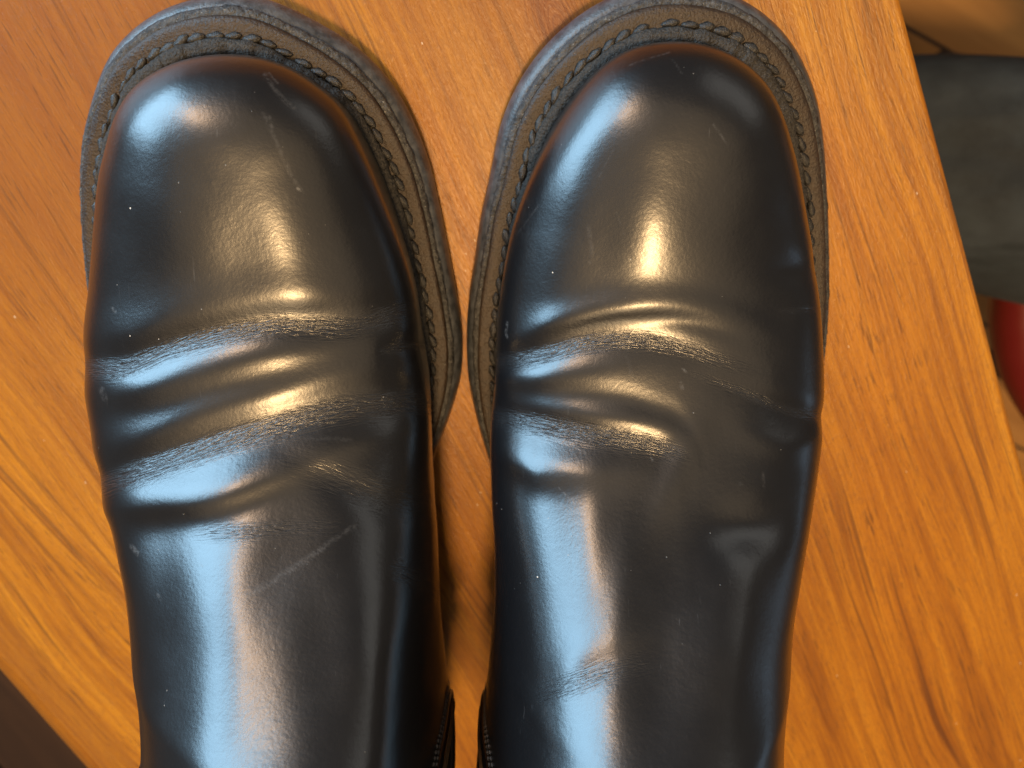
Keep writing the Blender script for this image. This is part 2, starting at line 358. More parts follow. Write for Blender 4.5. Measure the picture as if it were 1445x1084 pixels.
# ---- folds: (curve of v over u, amplitude mm over u, width above px, width below px)
def G(d, wu, wd): return np.exp(-.5*(np.where(d < 0, d/wu, d/wd))**2)
FOLDS_L = [
  # first flex crease
  ([120,180,260,330,400,480,560,610], [512,508,482,463,452,452,438,425], [(110,-.9),(180,-1.6),(300,-1.9),(420,-1.8),(520,-1.1),(580,-.4),(612,0)], 13, 17),
  # swell between the creases
  ([120,190,260,352,450,532,610], [552,548,530,506,494,478,470], [(120,.5),(200,1.1),(330,1.2),(470,.9),(560,.3),(610,0)], 17, 15),
  # groove then small roll
  ([120,226,352,440,532,610], [590,574,538,514,490,480], [(120,0),(180,-.5),(260,-.8),(400,-.9),(500,-.6),(570,0)], 12, 13),
  ([120,208,316,400,460,560,610], [635,614,562,540,524,500,490], [(120,.2),(200,.6),(320,.7),(460,.7),(540,.3),(600,0)], 16, 15),
  # second flex crease
  ([120,136,200,280,388,496,600,620], [680,675,652,622,590,562,553,552], [(110,-1.0),(200,-1.9),(300,-2.2),(420,-2.0),(520,-1.5),(600,-1.0),(620,-.8)], 13, 24),
  # swell below it
  ([120,200,300,352,420,500,620], [716,714,703,684,656,622,600], [(120,.6),(200,1.9),(300,2.1),(380,1.5),(470,.9),(560,.3),(620,.1)], 22, 12),
  # rear edge of the toe box: two soft swells before the first crease
  ([120,200,270,330,420,520,610], [470,462,438,428,420,408,400], [(120,.2),(230,.7),(330,.5),(430,.9),(500,.3),(560,0)], 20, 14),
  # shallow hollow behind swell
  ([120,230,330,400,620], [745,738,730,705,690], [(150,-.5),(230,-1.1),(330,-.7),(420,-.2),(520,0)], 13, 24),
  # faint diagonal at the inner side
  ([380,420,500,560,620], [640,655,690,712,705], [(380,0),(440,-.5),(520,-.8),(590,-.9),(620,-.5)], 12, 14),
  # side dimple
  ([520,560,620], [495,490,478], [(530,0),(565,-.8),(600,-1.0),(620,-.5)], 8, 10),
]
FOLDS_R = [
  ([690,752,800,842,880,932,1004,1060,1110], [500,468,450,438,432,428,436,455,480], [(700,0),(745,.7),(800,1.1),(900,1.2),(1000,1.0),(1070,.4),(1130,0)], 12, 10),
  ([690,760,840,930,986,1030,1070,1120], [490,478,458,452,458,472,488,510], [(740,0),(800,-.5),(900,-.7),(1000,-.4),(1060,0)], 7, 8),
  ([690,740,752,824,896,968,1040,1100], [508,500,498,480,476,488,508,530], [(690,-1.3),(750,-1.6),(850,-1.6),(940,-1.2),(1020,-.6),(1090,0)], 10, 15),
  ([690,741,820,900,960,1020], [536,536,528,520,520,530], [(690,.8),(740,1.3),(820,.6),(900,.2),(980,.0),(1040,0)], 14, 12),
  ([690,734,824,914,960,1000], [556,554,556,572,592,640], [(690,-.6),(740,-.9),(830,-.8),(930,-.6),(970,-.4),(1000,0)], 10, 12),
  ([690,770,842,932,990], [570,578,590,604,616], [(690,.2),(770,.6),(850,.8),(930,.6),(1000,0)], 10, 10),
  ([690,698,770,842,932,960,1000], [580,582,596,608,624,640,660], [(690,-1.5),(760,-1.6),(860,-1.2),(940,-.7),(985,0)], 10, 24),
  ([690,730,763,820,880,950], [634,650,664,664,660,660], [(690,.6),(740,1.8),(790,1.5),(850,.8),(930,0)], 20, 13),
  # outer-side crease and pocket
  ([950,1022,1076,1112,1158,1180], [520,542,562,578,590,592], [(960,0),(1030,-.5),(1080,-.9),(1130,-1.5),(1170,-1.4)], 9, 15),
  ([1000,1076,1110,1148,1180], [590,622,630,616,600], [(1020,0),(1076,.4),(1120,.7),(1160,.7),(1180,.5)], 10, 12),
  # long soft column on the instep
  ([940,990,1040,1100,1160], [690,720,745,735,700], [(960,0),(1010,-.6),(1054,-1.1),(1090,-.7),(1130,0)], 26, 30),
  ([940,1000,1054,1110,1160], [790,800,798,775,740], [(980,0),(1040,.5),(1090,.5),(1140,.2),(1160,0)], 22, 26),
  # wrinkle above the gore
  ([740,790,850,900,960], [975,962,940,925,920], [(740,0),(790,-.45),(850,-.5),(910,-.2),(960,0)], 12, 16),
]
# spots: (u, v, su, sv, rot deg, mm)
SPOTS_L = [(285,190,34,26,0,.25),(330,240,90,26,6,-.24),(215,150,44,66,30,.5),(200,330,60,70,0,.3),(345,330,36,60,0,-.3),(405,340,34,60,-20,.45),(260,350,40,45,0,.25),
           (455,900,34,120,-5,-.9),(530,900,24,110,0,.5),(320,900,36,160,6,.8),(225,900,30,150,0,-.6),(400,780,30,60,20,-.4),(560,830,30,40,0,.4),(215,800,30,60,0,-.5)]
SPOTS_R = [(925,325,48,58,0,.55),(940,235,90,26,0,-.22),(985,150,30,24,0,.3),(860,330,26,80,10,-.35),(1080,380,50,60,0,-.5),(960,660,16,60,25,.7),(900,700,40,60,0,-.5),
           (840,745,22,80,0,.5),(1140,440,20,50,0,.7),(1125,380,24,16,0,-.7),(800,960,20,40,30,.5),(935,900,30,130,4,-1.0),(900,590,30,14,10,.2),(1035,890,28,130,8,1.5),(1054,745,34,24,-10,-1.0),(880,820,18,110,4,.4)]
# drawn-grain crease zones: (curve, half widths up/down px, strength over u)
CR_L = [([110,160,240,330,400,480,560,620], [515,518,490,467,458,460,440,430], 13, 17, [(110,1),(300,.9),(480,.8),(560,.6),(610,0)]),
        ([110,136,200,280,388,496,600,630], [684,682,662,634,600,574,566,566], 15, 20, [(110,1),(300,1),(500,1),(600,.9),(630,.6)]),
        ([380,440,520,600,630], [650,664,690,710,712], 26, 30, [(380,0),(450,.22),(560,.35),(630,.3)]),
        ([520,560,620], [496,491,482], 6, 7, [(530,0),(560,.9),(610,.9)]),
        ([260,320,400,480], [755,752,745,740], 12, 14, [(260,0),(320,.4),(420,.3),(500,.1)]),
        ([540,580,630], [800,815,835], 18, 18, [(530,0),(580,.5),(630,.4)])]
CR_R = [([690,752,824,896,968,1040,1100], [510,502,484,480,492,514,530], 11, 14, [(690,1),(800,1),(930,.8),(1040,.3),(1090,0)]),
        ([690,770,842,932,990], [584,598,612,630,648], 12, 18, [(690,1),(800,1),(930,.7),(980,0)]),
        ([950,1022,1076,1112,1170], [520,542,562,578,588], 6, 9, [(960,0),(1030,.5),(1100,.8),(1170,.8)]),
        ([740,800,860,940], [985,965,945,930], 16, 22, [(740,0),(800,.4),(870,.3),(940,0)]),
        ([1080,1120,1170], [440,438,436], 5, 5, [(1090,0),(1130,.4),(1170,.4)])]
# scuff strokes: polyline, half width px, strength
SC_L = [([(374,106),(386,124),(402,143),(414,152)], 3.2, .3), ([(380,104),(392,118)], 1.5, .35), ([(372,160),(392,205),(410,245),(424,268)], 3.0, .20), ([(420,266),(427,270)], 2.0, 1.0),
        ([(350,842),(400,808),(450,775),(500,742)], 2.8, .25), ([(365,835),(420,800),(460,772)], 1.2, .35), ([(182,772),(190,782)], 3.0, .5), ([(145,550),(149,562)], 4, .35),
        ([(280,795),(286,798)], 1.4, .6), ([(218,840),(222,846)], 2, .45), ([(430,620),(470,618),(495,622)], 3, .12), ([(380,165),(384,180)], 2.2, .3), ([(160,435),(164,440)], 2, .5)]
SC_R = [([(888,92),(912,84),(945,74)], 1.3, .2), ([(920,60),(975,60)], 1.6, .35), ([(948,84),(956,94),(962,104)], 1.2, .18), ([(1006,176),(1018,192),(1026,204)], 1.3, .35),
        ([(716,455),(714,470),(716,476)], 1.6, .6), ([(830,320),(835,350),(833,370)], 3, .12), ([(964,521),(968,525)], 1.5, .9), ([(961,541),(963,548)], 2.4, .4),
        ([(884,505),(892,530)], 3, .10), ([(918,645),(922,650)], 1.2, .8), ([(790,690),(812,712),(830,722)], 1, .35), ([(745,285),(741,330),(750,360)], 8, .05), ([(1076,668),(1078,688)], 1.2, .3),
        ([(1041,680),(1045,684)], 2, .3), ([(730,330),(760,290)], 1, .2), ([(866,210),(845,250)], 1, .14), ([(870,300),(880,330)], 1, .16), ([(811,734),(814,740)], 3, .25)]

def cross_dist(u, v, pts):
    best = np.full(u.shape, 1e9)
    for (a, b), (c, d) in zip(pts[:-1], pts[1:]):
        L2 = (c-a)**2+(d-b)**2+1e-9
        t = np.clip(((u-a)*(c-a)+(v-b)*(d-b))/L2, 0, 1)
        best = np.minimum(best, np.hypot(u-a-t*(c-a), v-b-t*(d-b)))
    return best

def make_boot(D, folds, spots, creases, scuffs, label, seed):
    rng = np.random.default_rng(seed)
    Wc = spline(np.array(D['W'])/1000, 900, closed=True)
    Wc = smooth(Wc, 15)
    T = np.roll(Wc, -1, 0)-np.roll(Wc, 1, 0); T /= np.linalg.norm(T, axis=1)[:, None]
    Nn = np.stack([-T[:, 1], T[:, 0]], 1)                       # loop runs clockwise seen from above: left of travel is outside
    if (Nn[0] @ np.array([0, 1])) < 0: Nn = -Nn
    root = empty('chelsea_boot', (float(Wc[:, 0].mean()), -.13, 0)); tag(root, label, 'boot', 'pair of black leather chelsea boots')
    off = np.array(root.location)
    def add(name, V, Q, m, **k):
        return link(name, mesh_np(name, np.asarray(V).reshape(-1, 3)-off, Q), m, root, **k)
    y = Wc[:, 1]; nw = len(Wc)
    waist = 1-.45*np.clip((-.085-y)/.03, 0, 1)+.42*np.clip((y+.030)/.035, 0, 1)
    def sweep(profile, jitter=0, js=7):
        V = np.zeros((nw, len(profile), 3)); zb = zw(y)
        for j, (o_, dz) in enumerate(profile):
            o2 = o_/1000*(waist if o_ > 0 else 1)
            if jitter:
                jn = smooth(rng.normal(0, 1, nw), js)*jitter/1000*math.sqrt(js)
                jz = smooth(rng.normal(0, 1, nw), js)*jitter/1000*math.sqrt(js)*.6
            else: jn = jz = 0
            V[:, j, :2] = Wc+Nn*(np.broadcast_to(o2, nw)+jn)[:, None]; V[:, j, 2] = zb+dz/1000+jz
        return V
    # welt, rough midsole edge, rubber sole
    P = [(-9.5, -1.2), (-8, -.1), (-6.0, .0), (-4.6, -.35), (-3.2, -.15), (-1.6, .05), (-.5, .0), (.1, -.35), (.3, -1.0), (.2, -2.3), (-2, -2.5), (-9.4, -2.5)]
    V = sweep(P, .05, 9); add('welt', V, grid_q(nw, len(P), True, True), M_WELT)
    P = [(-2.2, -2.25), (.5, -1.7), (1.25, -1.9), (1.8, -2.7), (1.5, -3.6), (1.2, -4.3), (-2.5, -4.4)]
    V = sweep(P, .16, 5); add('midsole', V, grid_q(nw, len(P), True, True), M_MID)
    P = [(-2.4, -4.2), (1.0, -4.05), (1.9, -4.3), (2.7, -4.9), (3.3, -6.2), (3.9, -8.0), (4.1, -10.2), (3.9, -12.4), (3.3, -13.7), (3.2, -14.0), (-6, -14.0), (-18, -14.0), (-18, -10), (-6, -8)]
    V = sweep(P, .02, 31); Vs = V
    # a heel block: lift under the arch
    arch = np.clip((-.125-y)/.03, 0, 1)*np.clip((y+.212)/.012, 0, 1)
    for j in range(7, 12): V[:, j, 2] += arch*.0065*np.clip((V[:, j, 2]*0+1), 0, 1)
    V[:, :, 2] = np.maximum(V[:, :, 2], 0.0006)
    so = add('outsole', V, grid_q(nw, len(P), True, True), M_RUB)
    # bottom and insole fill (fan strips across)
    half = nw//2
    def fill(o_, dz, name, m):
        C = Wc+Nn*(o_/1000)
        A = C[:half]; B = C[::-1][:half]
        tt_ = np.linspace(0, 1, 9)[None, :, None]
        Pq = A[:, None]*(1-tt_)+B[:, None]*tt_
        Z = zw(Pq[..., 1])+dz/1000
        return np.concatenate([Pq, np.maximum(Z, .0004)[..., None]], -1)
    Vf = fill(-12, -13.2, '', None); Vg = fill(-9, -1.8, '', None)
    nf = Vf.shape[0]*9
    ins = add('insole', Vg, grid_q(half, 9), M_LINING)
    bt = link('tread', mesh_np('tread', Vf.reshape(-1, 3)-off, grid_q(half, 9)), M_RUB, so)
    # storm rand: fuzzy roll between stitches and upper
    ring = Wc-Nn*.0071; zc = zw(y)+.0006
    path = np.c_[ring, zc]
    path[:, 2] += smooth(rng.normal(0, .0004, nw), 7)
    V, Q = tube(path, .0023+smooth(rng.normal(0, .0004, nw), 5), 10, closed=True)
    V = V.reshape(nw, 10, 3); V[..., :2] = path[:, None, :2]+(V[..., :2]-path[:, None, :2])*1.05
    V += rng.normal(0, .00007, V.shape); add('storm_rand', V, Q, M_RAND)
    # stitches, one by one round the forepart
    arc = np.r_[0, np.cumsum(np.linalg.norm(np.diff(np.vstack([Wc, Wc[:1]]), axis=0), axis=1))]
    st = stitch_mesh(); pitch = .0047
    for k in range(int(arc[-1]/pitch)):
        a = k*pitch; i = min(np.searchsorted(arc, a), nw-1)
        if Wc[i, 1] < -.135: continue
        c = Wc[i]-Nn[i]*(.00415+rng.normal(0, .00015))
        s = link('stitch', st, None, root); s.location = (c[0]-off[0], c[1]-off[1], float(zw(Wc[i, 1]))+.00025+rng.normal(0, .0001))
        s.rotation_euler = (rng.normal(0, .12), rng.normal(0, .05), math.atan2(T[i, 1], T[i, 0])+.20+rng.normal(0, .10))
        f = 1+rng.normal(0, .06); s.scale = (f, f*(1+rng.normal(0, .1)), 1)
    # ---------------- upper
    Fc = Wc-Nn*.0073
    it = int(np.argmax(Fc[:, 1]-.0*np.abs(Fc[:, 0]))); ib = int(np.argmin(Fc[:, 1]))
    order = np.arange(nw)
    right = Fc[np.r_[it:it+nw] % nw][: ((ib-it) % nw)+1]          # tip -> heel through +x
    left = Fc[(it-np.arange(0, ((it-ib) % nw)+1)) % nw]
    nA, nB, nC, nD = 130, 500, 40, 34                            # toe, straight part, heel curve, up the back
    YT, YH = -.030, -.235
    ys = np.r_[np.linspace(YT, -.20, nB-30, endpoint=False), np.linspace(-.20, YH, 30)]
    def build_F(s):
        yy = s[:, 1]; i1 = int(np.argmax(yy < YT)); i2 = int(np.argmax(yy < YH))
        toe = spline(s[:i1+1:4] if i1 % 4 == 0 else np.vstack([s[:i1+1:4], s[i1]]), nA+1)[:-1]
        mid_x = np.interp(-ys, -yy[i1-1:i2+2], s[i1-1:i2+2, 0])
        mid = np.c_[mid_x, ys]
        he = spline(np.vstack([s[i2::6], s[-1]]), nC+1)[1:]
        up_ = np.repeat(he[-1:], nD, 0)
        P = np.vstack([toe, mid, he, up_]); z = zw(P[:, 1])+.0005
        P3 = np.c_[P, z]
        q = np.linspace(0, 1, nD+1)[1:]
        P3[-nD:, 2] = z[-1]+q*(.176-z[-1]); P3[-nD:, 1] += -.004*np.sin(q*np.pi)+.014*q
        return P3
    FL, FR = build_F(left), build_F(right); ns = len(FL)
    xmid_b = .5*(FL[nA+nB-1, 0]+FR[nA+nB-1, 0])
    def build_M(tab, Fs):
        t = np.array(tab)/1000; t = spline(t, 600)
        i1 = int(np.argmax(t[:, 1] < YT)); toe = spline(np.vstack([t[:i1+1:6], t[i1]]), nA+1)[:-1]
        yb = np.minimum(1, 0)
        ysm = np.maximum(ys, -.183)
        mid = np.c_[np.interp(-ysm, -t[i1-1:, 1], t[i1-1:, 0]), ysm]
        P = np.vstack([toe, mid]); z = zmid(P[:, 1])
        # past the ankle the side line climbs the shaft
        yf = ys
        rise = np.clip((-.165-yf)/(.165+YH*-1-.33+.0), 0, 1)
        rise = np.clip((-.165-yf)/.07, 0, 1)
        z[nA:] += rise**1.3*.028
        n2 = nC+nD; q = np.linspace(0, 1, n2+1)[1:]
        e = np.c_[P, z][-1]; top = np.array([e[0], -.196, .178])
        ex = e[None]*(1-q[:, None])+top[None]*q[:, None]
        return np.vstack([np.c_[P, z], ex])
    MLp, MRp = build_M(D['ML'], FL), build_M(D['MR'], FR)
    # pull tip of the two sides together
    for A_, B_ in ((FL, FR), (MLp, MRp)):
        c = .5*(A_[0]+B_[0]); 
        for n_ in range(12):
            wgt = (1-n_/12)**2; A_[n_] += (c-A_[0])*0 if n_ else (c-A_[n_]); B_[n_] += (c-B_[n_])*(1 if n_ == 0 else 0)
    def sheet(MLp, MRp):
        # spine
        ridge = np.array(D['ridge'])/1000                            # (y, z) from the toe box up the instep and shaft
        rp = spline(ridge, 1200)
        ra = np.r_[0, np.cumsum(np.linalg.norm(np.diff(rp, axis=0), axis=1))]
        yF = FL[:, 1].copy()
        tgt = np.zeros(ns)
        # arc positions along the ridge for each station
        soft = lambda y_: -.022-.012*np.log1p(np.exp(np.clip((-.022-y_)/.012, -40, 40)))
        sp_y = soft(yF)
        for i in range(ns):
            if i < nA: tgt[i] = np.interp(-sp_y[i], -rp[:600, 0], ra[:600])
        arc130 = np.interp(.135, -rp[:, 0], ra)
        midy = ys; a1 = np.interp(-soft(np.maximum(midy, -.135)), -rp[:, 0], ra)
        extra = np.clip((-.135-midy)/(.1), 0, 1)                      # 0..1 to heel start
        endA = ra[-1]; tot = nB+nC+nD
        n135 = int(np.argmax(midy < -.135))
        base = np.concatenate([a1[:n135], np.zeros(tot-n135)])
        k = np.arange(tot-n135)/(tot-n135-1)
        step0 = a1[n135-1]-a1[n135-2]; rem = endA-a1[n135-1]; K = tot-n135
        lin = step0*K/rem
        base[n135:] = a1[n135-1]+rem*(lin*k+(1-lin)*k**2) if lin < 1 else a1[n135-1]+rem*k
        tgt[nA:] = base
        Sy = np.interp(tgt, ra, rp[:, 0]); Sz = np.interp(tgt, ra, rp[:, 1])
        cx = .5*(MLp[:, 0]+MRp[:, 0]); cx[:nA] = cx[nA]+(cx[0]*0)
        cx = smooth(cx, 41, wrap=False)
        cx = cx+np.interp(-Sy, [0, .07, .12, .18], [0, 0, D['lean'], D['lean']])
        S = np.c_[cx, Sy, Sz]
        n1, n2 = 34, 170
        wy = np.clip((-.10-FL[:, 1])/.05, 0, 1); wy = wy*wy*(3-2*wy); wy[nA+nB:] = 1
        px = np.interp(-FL[:, 1], [0, .03, .08, .12, .16, .2], [2.0, 2.02, 2.2, 2.05, 1.9, 1.9]); px[nA+nB:] = 2.0
        def side_surf(Fs, Ms):
            out = np.zeros((ns, n1+n2, 3))
            ph = np.linspace(0, np.pi/2, n1, endpoint=False)[None, :]
            for c in range(3):
                f0, m0 = Fs[:, c:c+1], Ms[:, c:c+1]
                hs = f0+(m0-f0)*np.sin(ph); vs = f0+(m0-f0)*(1-np.cos(ph))
                if c == 0: out[:, :n1, c] = hs
                elif c == 1: out[:, :n1, c] = hs*(1-wy[:, None])+vs*wy[:, None]
                else: out[:, :n1, c] = vs
            q = np.linspace(0, 1, n2); ph = (np.pi/2*q)[None, :]
            e = (2/px)[:, None]
            ch = np.cos(ph).clip(0)**e; sv = np.sin(ph).clip(0)**e
            for c in range(3):
                s0, m0 = S[:, c:c+1], Ms[:, c:c+1]
                hs = s0+(m0-s0)*ch; vs = m0+(s0-m0)*sv
                if c == 0: out[:, n1:, c] = hs
                elif c == 1: out[:, n1:, c] = hs*(1-wy[:, None])+vs*wy[:, None]
                else: out[:, n1:, c] = vs
            return out
        SL, SR = side_surf(FL, MLp), side_surf(FR, MRp)
        Gd = np.concatenate([SL, SR[:, ::-1][:, 1:]], 1)             # left feather -> spine -> right feather
        nc = Gd.shape[1]
        # even out the spacing along each cross-section
        for i in range(ns):
            c = Gd[i]; a = np.r_[0, np.cumsum(np.linalg.norm(np.diff(c, axis=0), axis=1))]
            halfi = nc//2; tq = np.r_[np.linspace(0, a[halfi], halfi+1), np.linspace(a[halfi], a[-1], nc-halfi)[1:]]
            Gd[i] = np.stack([np.interp(tq, a, c[:, d]) for d in range(3)], 1)
        # smooth along the length a little (not the toe seam)
        for _ in range(50):
            Pd = np.concatenate([Gd[1:2, ::-1], Gd, Gd[-1:]], 0)
            Gd = .25*Pd[:-2]+.5*Pd[1:-1]+.25*Pd[2:]
        return Gd
    MLp[:, 0] += np.interp(-MLp[:, 1], D['fy'], D['fl']); MRp[:, 0] += np.interp(-MRp[:, 1], D['fy'], D['fr'])
    Gd = sheet(MLp, MRp)
    nc = Gd.shape[1]; n1, n2 = 34, 170
    # round off the crown where the two halves meet
    kk = np.arange(-34, 35); gk = np.exp(-.5*(kk/13)**2); gk /= gk.sum()
    acc = np.zeros_like(Gd); Pp = np.concatenate([np.repeat(Gd[:, :1], 34, 1), Gd, np.repeat(Gd[:, -1:], 34, 1)], 1)
    for q_, g_k in zip(range(69), gk): acc += g_k*Pp[:, q_:q_+nc]
    wc_ = np.clip((100-np.abs(np.arange(nc)-nc//2))/50, 0, 1)[None, :, None]; wc_ = wc_*wc_*(3-2*wc_)
    Gd = Gd*(1-wc_)+acc*wc_
    # normals
    dU = np.gradient(Gd, axis=0); dV = np.gradient(Gd, axis=1)
    Nm = np.cross(dV, dU); Nm /= np.linalg.norm(Nm, axis=2)[..., None]+1e-12
    flip = np.sign((Nm[nA:nA+nB, nc//2, 2]).mean()); Nm *= flip
    u, v = img(Gd)
    disp = np.zeros(u.shape); crease = np.zeros(u.shape); cco = np.zeros(u.shape+(3,)); wsum = np.full(u.shape, 1e-6)
    edge = .35+.65*np.clip((np.abs(Nm[..., 2])-.05)/.45, 0, 1)
    upf = np.clip((Gd[..., 2]-.020)/.010, 0, 1)*(Gd[..., 2] < .125)*(np.arange(ns) < nA+nB-20)[:, None]
    for cu, cv, amp, wu, wd in folds:
        vc = herm(u, cu, cv); am = herm(u, [a for a, _ in amp], [b for _, b in amp])
        ends = np.clip((u-(cu[0]-30))/30, 0, 1)*np.clip((cu[-1]+30-u)/30, 0, 1)
        disp += .66*am*ends*G(v-vc, wu*1.35, wd*1.35)
    for (a, b, su, sv, rt, mm) in spots:
        c_, s_ = math.cos(rad(rt)), math.sin(rad(rt)); du = (u-a)*c_+(v-b)*s_; dv = -(u-a)*s_+(v-b)*c_
        disp += mm*np.exp(-.5*((du/su)**2+(dv/sv)**2))
    for cu, cv, wu, wd, amp in creases:
        vc = herm(u, cu, cv); am = herm(u, [a for a, _ in amp], [b for _, b in amp])
        ends = np.clip((u-(cu[0]-8))/16, 0, 1)*np.clip((cu[-1]+8-u)/16, 0, 1)
        g_ = am*ends*np.exp(-np.abs(np.where(v < vc, (v-vc)/wu, (v-vc)/wd))**2.4)
        cco += (g_**2+1e-7)[..., None]*np.stack([u/1000, (v-vc)/1000+vc.mean()*0, np.zeros_like(u)], -1); wsum += g_**2+1e-7
        crease = np.maximum(crease, g_)
    cco /= wsum[..., None]
    scf = np.zeros(u.shape)
    for pts, hw, s_ in scuffs:
        d = cross_dist(u, v, pts); scf = np.maximum(scf, s_*np.clip(1.4-d/hw, 0, 1))
    crease *= upf; scf *= upf
    # gentle uneven surface, as worn leather is never a perfect sweep
    lump = np.zeros(u.shape)
    for _ in range(14):
        a = rng.uniform(0, 2*np.pi); L_ = rng.uniform(.018, .05); ph = rng.uniform(0, 6.28)
        lump += np.sin((Gd[..., 0]*math.cos(a)+Gd[..., 1]*math.sin(a)+Gd[..., 2]*.6)*2*np.pi/L_+ph)*L_
    disp = disp*upf*edge+lump*upf*.55
    Gd2 = Gd+Nm*(disp/1000)[..., None]
    # the toe seam row is one line shared by both sides
    half_c = nc//2
    mid0 = .5*(Gd2[0, :half_c+1]+Gd2[0, ::-1][:half_c+1])
    Gd2[0, :half_c+1] = mid0; Gd2[0, nc-1-np.arange(half_c+1)] = mid0
    idx = np.arange(ns*nc).reshape(ns, nc)
    idx[0, nc-1-np.arange(half_c)] = idx[0, np.arange(half_c)]
    Q = np.stack([idx[:-1, :-1], idx[:-1, 1:], idx[1:, 1:], idx[1:, :-1]], -1)
    if flip < 0: pass
    Q = Q[..., ::-1] if flip > 0 else Q
    # elastic gore areas on both sides
    cz = .25*(Gd2[:-1, :-1]+Gd2[1:, :-1]+Gd2[:-1, 1:]+Gd2[1:, 1:])
    def gfront(z): return np.interp(z, [.045, .055, .08, .12, .18], [-.174, -.168, -.163, -.161, -.160])
    def gback(z): return np.interp(z, [.045, .08, .18], [-.174, -.186, -.212])
    gore = (cz[..., 1] < gfront(cz[..., 2])) & (cz[..., 1] > gback(cz[..., 2])) & (cz[..., 2] > .047)
    gore &= (np.abs(Nm[:-1, :-1, 0]) > .55)
    def sub(name, mask, m, shift=0, par=None):
        q = Q[mask].reshape(-1, 4); used = np.unique(q); mp = np.zeros(ns*nc, np.int64); mp[used] = np.arange(len(used))
        V = (Gd2+Nm*shift).reshape(-1, 3)[used]-off
        me = mesh_np(name, V, mp[q])
        return link(name, me, m, root if par is None else par), used
    uo, used = sub('upper', ~gore, M_LEATHER)
    me = uo.data
    for nm, arr in (('crease', crease), ('scuff', scf)):
        at = me.attributes.new(nm, 'FLOAT', 'POINT'); at.data.foreach_set('value', arr.reshape(-1)[used].astype(np.float32))
    at = me.attributes.new('crease_co', 'FLOAT_VECTOR', 'POINT'); at.data.foreach_set('vector', cco.reshape(-1, 3)[used].astype(np.float32).ravel())
    for sgn in (-1, 1):
        colmask = np.zeros_like(gore); 
        if sgn < 0: colmask[:, :nc//2] = True
        else: colmask[:, nc//2:] = True
        g_, _ = sub('elastic_gore', gore & colmask, M_GORE, -.0006)
        # leather binding along the front and back of the gore, two rows of stitching, tan edge
        S_ = Gd2[:, :nc//2] if sgn < 0 else Gd2[:, nc//2:]
        Sf = S_.reshape(-1, 3); Nf = (Nm[:, :nc//2] if sgn < 0 else Nm[:, nc//2:]).reshape(-1, 3)
        keep = np.abs(Nf[:, 0]) > .35; Sf = Sf[keep]; Nf = Nf[keep]
        def line(fy, zs, dy, lift):
            pts = []
            for z in zs:
                d = (Sf[:, 1]-(fy(z)+dy))**2+(Sf[:, 2]-z)**2; i = np.argsort(d)[:6]
                pts.append(Sf[i].mean(0)+Nf[i].mean(0)*lift)
            return smooth(np.array(pts), 9, wrap=False)
        zs = np.linspace(.047, .176, 130)
        bn = line(gfront, zs, .0012, .0001); V, Q_ = tube(bn-off, .0012, 8)
        bo = link('gore_binding', mesh_np('gore_binding', V, Q_), M_LEATHER, root)
        V, Q_ = tube(line(gback, zs, -.0012, .0001)-off, .0012, 8)
        link('gore_binding', mesh_np('gore_binding', V, Q_), M_LEATHER, root)
        V, Q_ = tube(line(gfront, zs, -.0016, .0006)-off, .0009, 8)
        link('elastic_edge', mesh_np('elastic_edge', V, Q_), M_TAN, root)
        allV, allQ, base_ = [], [], 0
        for dy in (.0034, .0054):
            ln = line(gfront, np.linspace(.047, .176, 260), dy, .00015)
            for k_ in range(0, 255, 4):
                V, Q_ = tube(ln[k_:k_+3], .00028, 5); allV.append(V); allQ.append(Q_+base_); base_ += len(V)
        link('seam_stitching', mesh_np('seam_stitching', np.vstack(allV)-off, np.vstack(allQ)), M_SEAM, root)['kind'] = 'stuff'
    # lining inside the shaft
    rim = Gd2[-1].copy(); c0 = rim.mean(0)
    rows = [c0+(rim-c0)*1.0, c0+(rim-c0)*.985+[0, 0, .001], c0+(rim-c0)*.955, c0+(rim-c0)*.93-[0, 0, .07], c0+(rim-c0)*.80-[0, 0, .13]]
    add('lining', np.array(rows), grid_q(5, nc, False, False), M_LINING)
    # pull loop at the back of the shaft
    bx, by, bz = Gd2[-1, 0]
    th = np.linspace(0, np.pi, 15); lp = np.c_[np.full(15, bx), by-.002+.004*np.cos(th)*-1*0+.006*np.cos(th), bz-.012+.03*np.sin(th)]
    A_ = np.repeat(lp[:, None], 2, 1); A_[:, 0, 0] -= .009; A_[:, 1, 0] += .009
    pt = add('pull_tab', A_, grid_q(15, 2), M_GORE); md = pt.modifiers.new('thickness', 'SOLIDIFY'); md.thickness = .0012
    return root

_st = None
def stitch_mesh():
    """one bead of thick waxed thread: a plump twisted lozenge along x"""
    global _st
    if _st: return _st
    n, m = 9, 8; V = []
    for i in range(n):
        t = -1+2*i/(n-1); r = .00105*max(1-abs(t)**2.4, .03)**.5
        for j in range(m):
            a = 2*math.pi*j/m+t*1.5; k = 1+.13*math.cos(3*2*math.pi*j/m)
            V.append((t*.00235, r*k*math.cos(a)*.95, r*k*math.sin(a)))
    _st = mesh_np('stitch', V, grid_q(n, m, False, True)); _st.materials.append(M_THREAD); return _st

RIDGE = [(-20, 49.6), (-24, 50.0), (-28, 50.3), (-34, 50.6), (-42, 51.0), (-50, 52.0), (-60, 54.4), (-70, 57.6), (-79, 61.2), (-87, 65.8), (-95, 71.6), (-103, 78.6), (-111, 86.8), (-119, 95.6), (-127, 105), (-134, 114.5), (-140, 126), (-144, 142), (-147, 160), (-149, 180)]
